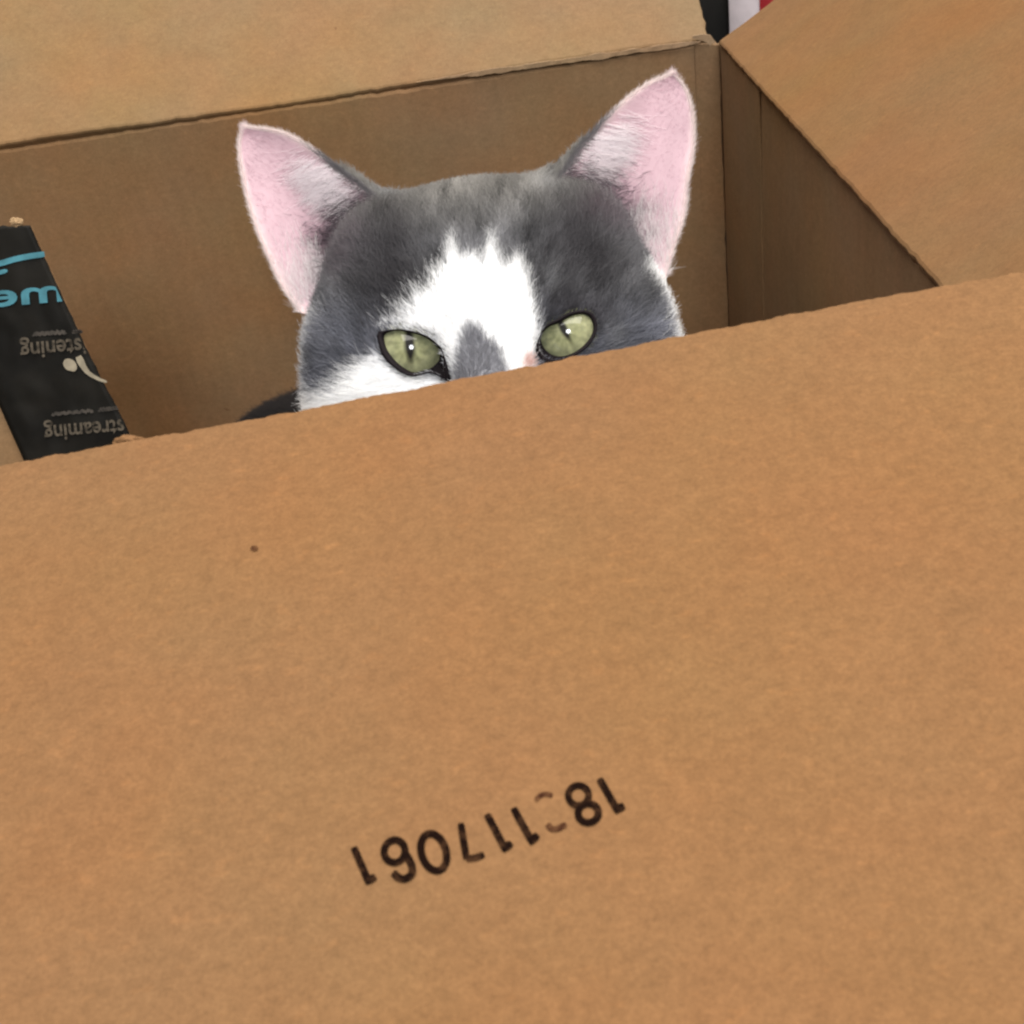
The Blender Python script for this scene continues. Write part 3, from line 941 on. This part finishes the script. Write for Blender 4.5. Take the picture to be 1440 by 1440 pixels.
def attr_mat(name, rough=.75, sss=0.0, trans=0.0):
    mt, N, L, B = new_mat(name)
    at = N.new('ShaderNodeAttribute'); at.attribute_name = 'coat'
    L.new(at.outputs['Color'], B.inputs['Base Color'])
    B.inputs['Roughness'].default_value = rough
    B.inputs['Specular IOR Level'].default_value = .15
    if sss:
        B.inputs['Subsurface Weight'].default_value = sss
        B.inputs['Subsurface Radius'].default_value = (.004, .0016, .0012)
        B.inputs['Subsurface Scale'].default_value = 1.0
    if trans:
        tr_ = N.new('ShaderNodeBsdfTranslucent'); L.new(at.outputs['Color'], tr_.inputs['Color'])
        mx = N.new('ShaderNodeMixShader'); mx.inputs[0].default_value = trans
        out = N['Material Output']
        L.new(B.outputs[0], mx.inputs[1]); L.new(tr_.outputs[0], mx.inputs[2]); L.new(mx.outputs[0], out.inputs['Surface'])
    return mt
M_SKIN = attr_mat('cat_skin', .8)
M_FUR = attr_mat('cat_fur', .6, trans=.30)
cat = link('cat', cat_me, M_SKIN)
tag(cat, 'grey and white cat with pink ears and green eyes peeking over the front flap', 'cat')

# ---- eyes
def eye_mat():
    mt, N, L, B = new_mat('green_iris')
    at = N.new('ShaderNodeAttribute'); at.attribute_name = 'coat'
    tc = N.new('ShaderNodeTexCoord'); t = N.new('ShaderNodeTexNoise'); t.inputs['Scale'].default_value = 700; t.inputs['Detail'].default_value = 3
    L.new(tc.outputs['Object'], t.inputs['Vector'])
    r = N.new('ShaderNodeValToRGB'); r.color_ramp.elements[0].position = .3; r.color_ramp.elements[1].position = .7
    r.color_ramp.elements[0].color = (.72, .72, .7, 1); r.color_ramp.elements[1].color = (1.25, 1.22, 1.15, 1)
    L.new(t.outputs['Fac'], r.inputs['Fac'])
    mx = N.new('ShaderNodeMix'); mx.data_type = 'RGBA'; mx.blend_type = 'MULTIPLY'; mx.inputs[0].default_value = .8
    L.new(at.outputs['Color'], mx.inputs[6]); L.new(r.outputs['Color'], mx.inputs[7]); L.new(mx.outputs[2], B.inputs['Base Color'])
    B.inputs['Roughness'].default_value = .5; B.inputs['Specular IOR Level'].default_value = .1
    B.inputs['Coat Weight'].default_value = 1.0; B.inputs['Coat Roughness'].default_value = .04; B.inputs['Coat IOR'].default_value = 1.5
    return mt
M_EYE = eye_mat()
M_LID = plain('dark_eyelid', (.010, .007, .009), rough=.7, spec=.12)
def eyeball(center_h, pupil_px, tilt, ext):
    bm = bmesh.new(); bmesh.ops.create_uvsphere(bm, u_segments=160, v_segments=120, radius=ER)
    lay = bm.verts.layers.float_color.new('coat')
    for v in bm.verts: v.co = v.co
    P = np.array([v.co[:] for v in bm.verts])
    Wp = to_world(P + center_h)
    px = project(Wp)
    d = px - np.array(pupil_px)
    ct, st = math.cos(tilt), math.sin(tilt)
    a_ = d[:, 0] * ct + d[:, 1] * st; b_ = -d[:, 0] * st + d[:, 1] * ct
    r_ = np.sqrt((np.abs(a_) / ext[0]) ** 1.6 + (np.abs(b_) / ext[1]) ** 1.8)
    pup = np.clip((1.25 - r_) / .55, 0, 1)
    rad = np.linalg.norm(px - np.array(pupil_px), axis=1)
    ang = np.arctan2(d[:, 1], d[:, 0])
    iris = np.array([.30, .31, .185])[None] * np.ones((len(P), 1))
    ring = np.clip(1 - np.abs(rad - 17) / 13, 0, 1)[:, None] * .45         # darker green round the pupil
    iris = iris * (1 - ring) + np.array([.20, .215, .105]) * ring
    fib = np.array([n3(math.cos(a2) * 5 + 3, math.sin(a2) * 5, r2_ * .05) + .5 * n3(x2 * .09, y2 * .09, 4) for a2, r2_, (x2, y2) in zip(ang, rad, px)])
    iris = iris * (1 + .30 * fib * np.clip(rad / 25, 0, 1))[:, None]
    outer = np.clip((rad - 36) / 10, 0, 1)[:, None] * .6
    iris = iris * (1 - outer) + np.array([.25, .25, .15]) * outer
    col = iris * (1 - pup[:, None]) + np.array([.012, .011, .010]) * pup[:, None]
    for v, c_, q in zip(bm.verts, col, Wp):
        v[lay] = (*c_, 1); v.co = Vector(q)
    for f in bm.faces: f.smooth = True
    me = bpy.data.meshes.new('eye'); bm.to_mesh(me); bm.free()
    return link('eye', me, M_EYE, cat)
def ang_resample(poly, c, n_=72):
    poly = np.array(poly, float); out = []
    for k in range(n_):
        a_ = 2 * math.pi * k / n_; d = np.array([math.cos(a_), math.sin(a_)])
        best = 0
        for i in range(len(poly)):
            p, q = poly[i] - c, poly[(i + 1) % len(poly)] - c
            e = q - p
            den = d[0] * e[1] - d[1] * e[0]
            if abs(den) < 1e-9: continue
            t = (p[0] * e[1] - p[1] * e[0]) / den
            u = (p[0] * d[1] - p[1] * d[0]) / den
            if t > 0 and -1e-6 <= u <= 1 + 1e-6: best = max(best, t)
        out.append(c + d * best)
    return np.array(out)
def ray_sphere(px, py, c, r):
    dv = ray(px, py); dv = dv / np.linalg.norm(dv); oc = CAM - c
    b_ = oc @ dv; disc = b_ * b_ - (oc @ oc - r * r)
    if disc < 0: return CAM + dv * (-b_)
    return CAM + dv * (-b_ - math.sqrt(disc))
def eyelid(poly_in, poly_out, center_h, ctr):
    cw = to_world(center_h)
    A = ang_resample(poly_in, np.array(ctr, float)); B = ang_resample(poly_out, np.array(ctr, float))
    n_ = len(A); V = []
    prof = [(0.0, 10.45, 'in'), (0.05, 10.85, 'in'), (.30, 11.15, 'in'), (.62, 0, 'skin'), (1.0, 0, 'skin'), (1.18, 0, 'under')]
    for f, r, kind in prof:
        for k in range(n_):
            p = A[k] + (B[k] - A[k]) * f
            if kind == 'in':
                V.append(ray_sphere(p[0], p[1], cw, r / 1000))
            else:
                dv = ray(*p); dv = dv / np.linalg.norm(dv)
                hit = bvh.ray_cast(Vector(CAM), Vector(dv))
                q = np.array(hit[0]) if hit[0] is not None else ray_sphere(p[0], p[1], cw, .0112)
                V.append(q - dv * (.0005 if kind == 'skin' else -.001))
    Fc = []
    for j in range(len(prof) - 1):
        for k in range(n_):
            k2 = (k + 1) % n_
            Fc.append((j * n_ + k, j * n_ + k2, (j + 1) * n_ + k2, (j + 1) * n_ + k))
    return link('eyelid', mesh(V, Fc, True), M_LID, cat)
eyeball(EYE_L, (576, 484), math.radians(-4), (7.2, 28))
eyeball(EYE_R, (793, 463), math.radians(-28), (5.6, 19))
eyelid(eyeL_in, eyeL_out, EYE_L, (580, 494))
eyelid(eyeR_in, eyeR_out, EYE_R, (797, 473))

# ---- fur
def add_hairs(name, roots, dirs, norms, length, radius, color, lift, npts=4, curl=.18):
    n_ = len(roots)
    hc = bpy.data.hair_curves.new(name)
    hc.add_curves([npts] * n_)
    T = dirs - norms * (dirs * norms).sum(1, keepdims=True)
    T /= np.linalg.norm(T, axis=1, keepdims=True) + 1e-9
    side = np.cross(norms, T)
    ts = np.linspace(0, 1, npts)
    bend = rng.normal(0, curl, n_)[:, None]
    pts = np.empty((n_, npts, 3))
    cl_, sl_ = np.cos(lift)[:, None], np.sin(lift)[:, None]
    for k, t in enumerate(ts):
        along = T * cl_ * t + norms * sl_ * (t - .35 * t * t) + side * bend * t * t
        pts[:, k] = roots + along * length[:, None] - norms * .0003 * (1 - t)
    hc.position_data.foreach_set('vector', pts.astype(np.float32).ravel())
    rad = np.empty((n_, npts)); prof = np.interp(ts, [0, .5, 1], [1, .85, .25])
    rad[:] = radius[:, None] * prof[None]
    ra = hc.attributes.new('radius', 'FLOAT', 'POINT') if 'radius' not in hc.attributes else hc.attributes['radius']
    ra.data.foreach_set('value', rad.astype(np.float32).ravel())
    ca = hc.attributes.new('coat', 'FLOAT_COLOR', 'CURVE')
    c4 = np.ones((n_, 4)); c4[:, :3] = color
    ca.data.foreach_set('color', c4.astype(np.float32).ravel())
    hc.materials.append(M_FUR)
    o = bpy.data.objects.new(name, hc); COL.objects.link(o); o.parent = cat
    return o

tri = np.concatenate([CFk[:, [0, 1, 2]], CFk[:, [0, 2, 3]]])
A0, A1, A2 = CV[tri[:, 0]], CV[tri[:, 1]], CV[tri[:, 2]]
fn = np.cross(A1 - A0, A2 - A0); ar = np.linalg.norm(fn, axis=1) / 2; fn /= (2 * ar[:, None] + 1e-15)
# smooth vertex normals
vn = np.zeros_like(CV)
for k in range(3): np.add.at(vn, tri[:, k], fn * ar[:, None])
vn /= np.linalg.norm(vn, axis=1, keepdims=True) + 1e-12
ctr = (A0 + A1 + A2) / 3
ctr_h = to_head(ctr)
wgt = ar * np.where(ctr_h[:, 1] > -20, 1.0, .25) * (ctr[:, 2] > .12)
facing = (fn @ wv)
wgt *= np.where(facing > -.2, 1.0, .3)
NH = 170000
pick = rng.choice(len(tri), NH, p=wgt / wgt.sum())
r1, r2 = rng.random(NH), rng.random(NH); sq = np.sqrt(r1)
bc = np.stack([1 - sq, sq * (1 - r2), sq * r2], -1)
T_ = tri[pick]
roots = (CV[T_] * bc[..., None]).sum(1)
norms = (vn[T_] * bc[..., None]).sum(1); norms /= np.linalg.norm(norms, axis=1, keepdims=True)
rp = project(roots); rh = to_head(roots)
sdL, sdR = poly_sd(rp, eyeL_out), poly_sd(rp, eyeR_out)
eye_front = rh[:, 2] > -14
ok = ~(eye_front & ((sdL < -1.5) | (sdR < -1.5)))
roots, norms, rp, rh, sdL, sdR, eye_front = roots[ok], norms[ok], rp[ok], rh[ok], sdL[ok], sdR[ok], eye_front[ok]
n_ = len(roots)
src = to_world(np.array([0, -18, 6]))
dirs = roots - src
# fur of the forehead runs up and back, of the cheeks outwards and down
dh = dirs @ HM.T
dh[:, 1] += np.where(rh[:, 1] > 0, .012, -.006)
dirs = dh @ HM
dirs /= np.linalg.norm(dirs, axis=1, keepdims=True)
swirl = np.array([[n3(x * .02, y * .02, 1), n3(x * .02, y * .02, 7)] for x, y in rp])
dirs = dirs + uv_ * swirl[:, :1] * .35 + vv * swirl[:, 1:] * .25 + rng.normal(0, .10, (n_, 3))
eyed = np.minimum(np.where(eye_front, np.minimum(sdL, sdR), 999), 60)
length = np.interp(np.abs(rh[:, 0]), [0, 20, 45, 60], [.0042, .0048, .0072, .0085])
length = length * np.interp(eyed, [0, 12, 45], [.38, .6, 1]) * np.interp(rh[:, 2], [-40, 0, 15], [1.1, 1.0, .6]) * rng.uniform(.7, 1.25, n_) * np.where(rng.random(n_) < .03, 1.25, 1.0)
lift = np.interp(eyed, [0, 20], [.22, .42]) + rng.normal(0, .10, n_)
Tt = dirs - norms * (dirs * norms).sum(1, keepdims=True); Tt /= np.linalg.norm(Tt, axis=1, keepdims=True) + 1e-9
mp_ = project(roots + (Tt * np.cos(lift)[:, None] + norms * np.sin(lift)[:, None]) * length[:, None] * .62)
jt = np.where((mp_[:, 0] < 640) & (mp_[:, 1] > 360) & (mp_[:, 1] < 475), 7.5, 3.5)[:, None]
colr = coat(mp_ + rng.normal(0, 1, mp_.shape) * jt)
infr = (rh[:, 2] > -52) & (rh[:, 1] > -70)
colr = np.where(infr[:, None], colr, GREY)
colr = np.where(((rh[:, 2] < -72) | (rh[:, 1] < -62))[:, None], np.array([.030, .026, .026]), colr)  # same shade painted into the body hairs
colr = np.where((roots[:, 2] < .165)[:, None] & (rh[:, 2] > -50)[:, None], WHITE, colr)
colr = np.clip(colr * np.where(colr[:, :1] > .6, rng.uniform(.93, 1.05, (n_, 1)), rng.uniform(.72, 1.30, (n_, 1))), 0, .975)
earb = np.exp(-(((rp[:, 0] - 515) / 50) ** 2 + ((rp[:, 1] - 345) / 70) ** 2)) + np.exp(-(((rp[:, 0] - 850) / 55) ** 2 + ((rp[:, 1] - 320) / 65) ** 2))
earb = np.clip(earb, 0, 1) * (rh[:, 2] > -45)
ridge = (np.abs(rh[:, 0]) > 22) & (rh[:, 1] > 40)
length = length * np.where(ridge, .55, 1)
length = length * (1 + .55 * earb); lift = lift + .35 * earb * rng.random(n_)
dirs = dirs + (uv_ * rng.normal(0, .5, (n_, 1)) + vv * rng.normal(0, .3, (n_, 1))) * earb[:, None]
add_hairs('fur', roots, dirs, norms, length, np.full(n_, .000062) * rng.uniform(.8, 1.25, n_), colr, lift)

# ear fur: short velvet in the cup, white tufts from the inner edge, pale fringe on the rim, grey on the back
for (E_, nn, k, L_), sgn in zip(ear_data, (-1, 1)):
    R, S_, _ = E_.shape
    def samp(sv, tv, side=1):
        fi = np.clip(tv, 0, .9999) * (NT - 1) + 2; fj = np.clip(sv, 0, .9999) * (S_ - 1)
        i0, j0 = fi.astype(int), fj.astype(int)
        i0 = np.minimum(i0, R - 2); j0 = np.minimum(j0, S_ - 2)
        a_, b_ = (fi - i0)[:, None], (fj - j0)[:, None]
        def bl(A): return A[i0, j0] * (1 - a_) * (1 - b_) + A[i0 + 1, j0] * a_ * (1 - b_) + A[i0, j0 + 1] * (1 - a_) * b_ + A[i0 + 1, j0 + 1] * a_ * b_
        p, q = bl(E_), bl(nn)
        dt_ = bl(np.gradient(E_, axis=0)); ds_ = bl(np.gradient(E_, axis=1))
        dt_ /= np.linalg.norm(dt_, axis=1, keepdims=True) + 1e-9; ds_ /= np.linalg.norm(ds_, axis=1, keepdims=True) + 1e-9
        return p, q, dt_, ds_
    def put(name, sv, tv, dfun, ln, rad, col, lift, side=1):
        p, q, dt_, ds_ = samp(sv, tv)
        if side < 0: p = p - q * EAR_TH * .9; q = -q
        add_hairs(name, to_world(p), dfun(dt_, ds_) @ HM, q @ HM, ln, rad, col, lift)
    n1 = 2600
    sv, tv = rng.random(n1), rng.random(n1) ** 1.2
    px = project(to_world(samp(sv, tv)[0]))
    pink = np.array([.59, .43, .485]) * rng.uniform(.95, 1.06, (n1, 1))
    smoke = smoke_at(px)
    pink = pink * (1 - smoke) + np.array([.13, .10, .115]) * smoke
    put('ear_down', sv, tv, lambda dt_, ds_: dt_ + ds_ * .5 + rng.normal(0, .25, dt_.shape), rng.uniform(.001, .0024, n1), np.full(n1, .00003), np.clip(pink, 0, .95), np.full(n1, .25))
    # tufts
    n2 = 1500
    tv = np.clip(rng.normal(.40, .09, n2), .15, .66); sv = np.abs(rng.normal(.10, .08, n2))
    tuft = np.array([.95, .89, .92]) * rng.uniform(.9, 1.05, (n2, 1))
    sm_ = smoke_at(project(to_world(samp(sv, tv)[0])))
    tuft = tuft * (1 - sm_) + np.array([.13, .10, .115]) * sm_
    put('ear_tuft', sv, tv, lambda dt_, ds_: ds_ + dt_ * .25 + rng.normal(0, .12, dt_.shape), rng.uniform(.006, .015, n2), np.full(n2, .00004), np.clip(tuft, 0, .95), rng.uniform(.05, .28, n2))
    n2 = 900
    tv = np.clip(rng.normal(.10, .10, n2), 0, .35); sv = rng.uniform(.62, 1, n2)
    put('ear_tuft', sv, tv, lambda dt_, ds_: dt_ - ds_ * .3 + rng.normal(0, .2, dt_.shape), rng.uniform(.003, .007, n2), np.full(n2, .00004), np.clip(np.array([.9, .86, .87]) * rng.uniform(.8, 1.05, (n2, 1)), 0, .95), rng.uniform(.2, .6, n2))
    # dark fur of the head running into the inner lower corner of the ear
    n3_ = 1500
    tv = np.clip(np.abs(rng.normal(0, .15, n3_)), 0, .42); sv = np.clip(rng.normal(.26, .16, n3_), .02, .62)
    shade = np.array([.085, .066, .080]) * rng.uniform(.5, 1.9, (n3_, 1))
    put('ear_base_fur', sv, tv, lambda dt_, ds_: dt_ * .7 + ds_ * .7 + rng.normal(0, .28, dt_.shape), rng.uniform(.003, .0085, n3_) * np.interp(tv, [0, .4], [1.1, .5]), np.full(n3_, .00005), np.clip(shade, 0, .9), rng.uniform(.15, .55, n3_))
    # rim fringe
    n4 = 5200
    tv = rng.random(n4); edge = rng.random(n4) < .5
    sv = np.where(edge, rng.uniform(0, .035, n4), rng.uniform(.965, 1, n4))
    g = (edge & (tv < .58 + rng.normal(0, .05, n4)))[:, None]
    col = np.where(g, np.array([.19, .18, .19]), np.array([.92, .82, .81])) * rng.uniform(.8, 1.1, (n4, 1))
    outw = np.where(edge, -1.0, 1.0)[:, None]
    put('ear_fringe', sv, tv, lambda dt_, ds_: dt_ + ds_ * outw * .35 + rng.normal(0, .15, dt_.shape), rng.uniform(.0012, .0028, n4), np.full(n4, .00004), np.clip(col, 0, .95), rng.uniform(-.1, .3, n4))
    # back of the ear
    n5 = 6000
    sv, tv = rng.random(n5), rng.random(n5)
    put('ear_back_fur', sv, tv, lambda dt_, ds_: dt_ + rng.normal(0, .2, dt_.shape), rng.uniform(.002, .0035, n5), np.full(n5, .00005), np.clip(np.where((tv < .55)[:, None], GREY, np.array([.55, .45, .46])) * rng.uniform(.8, 1.3, (n5, 1)), 0, .9), np.full(n5, .2), side=-1)
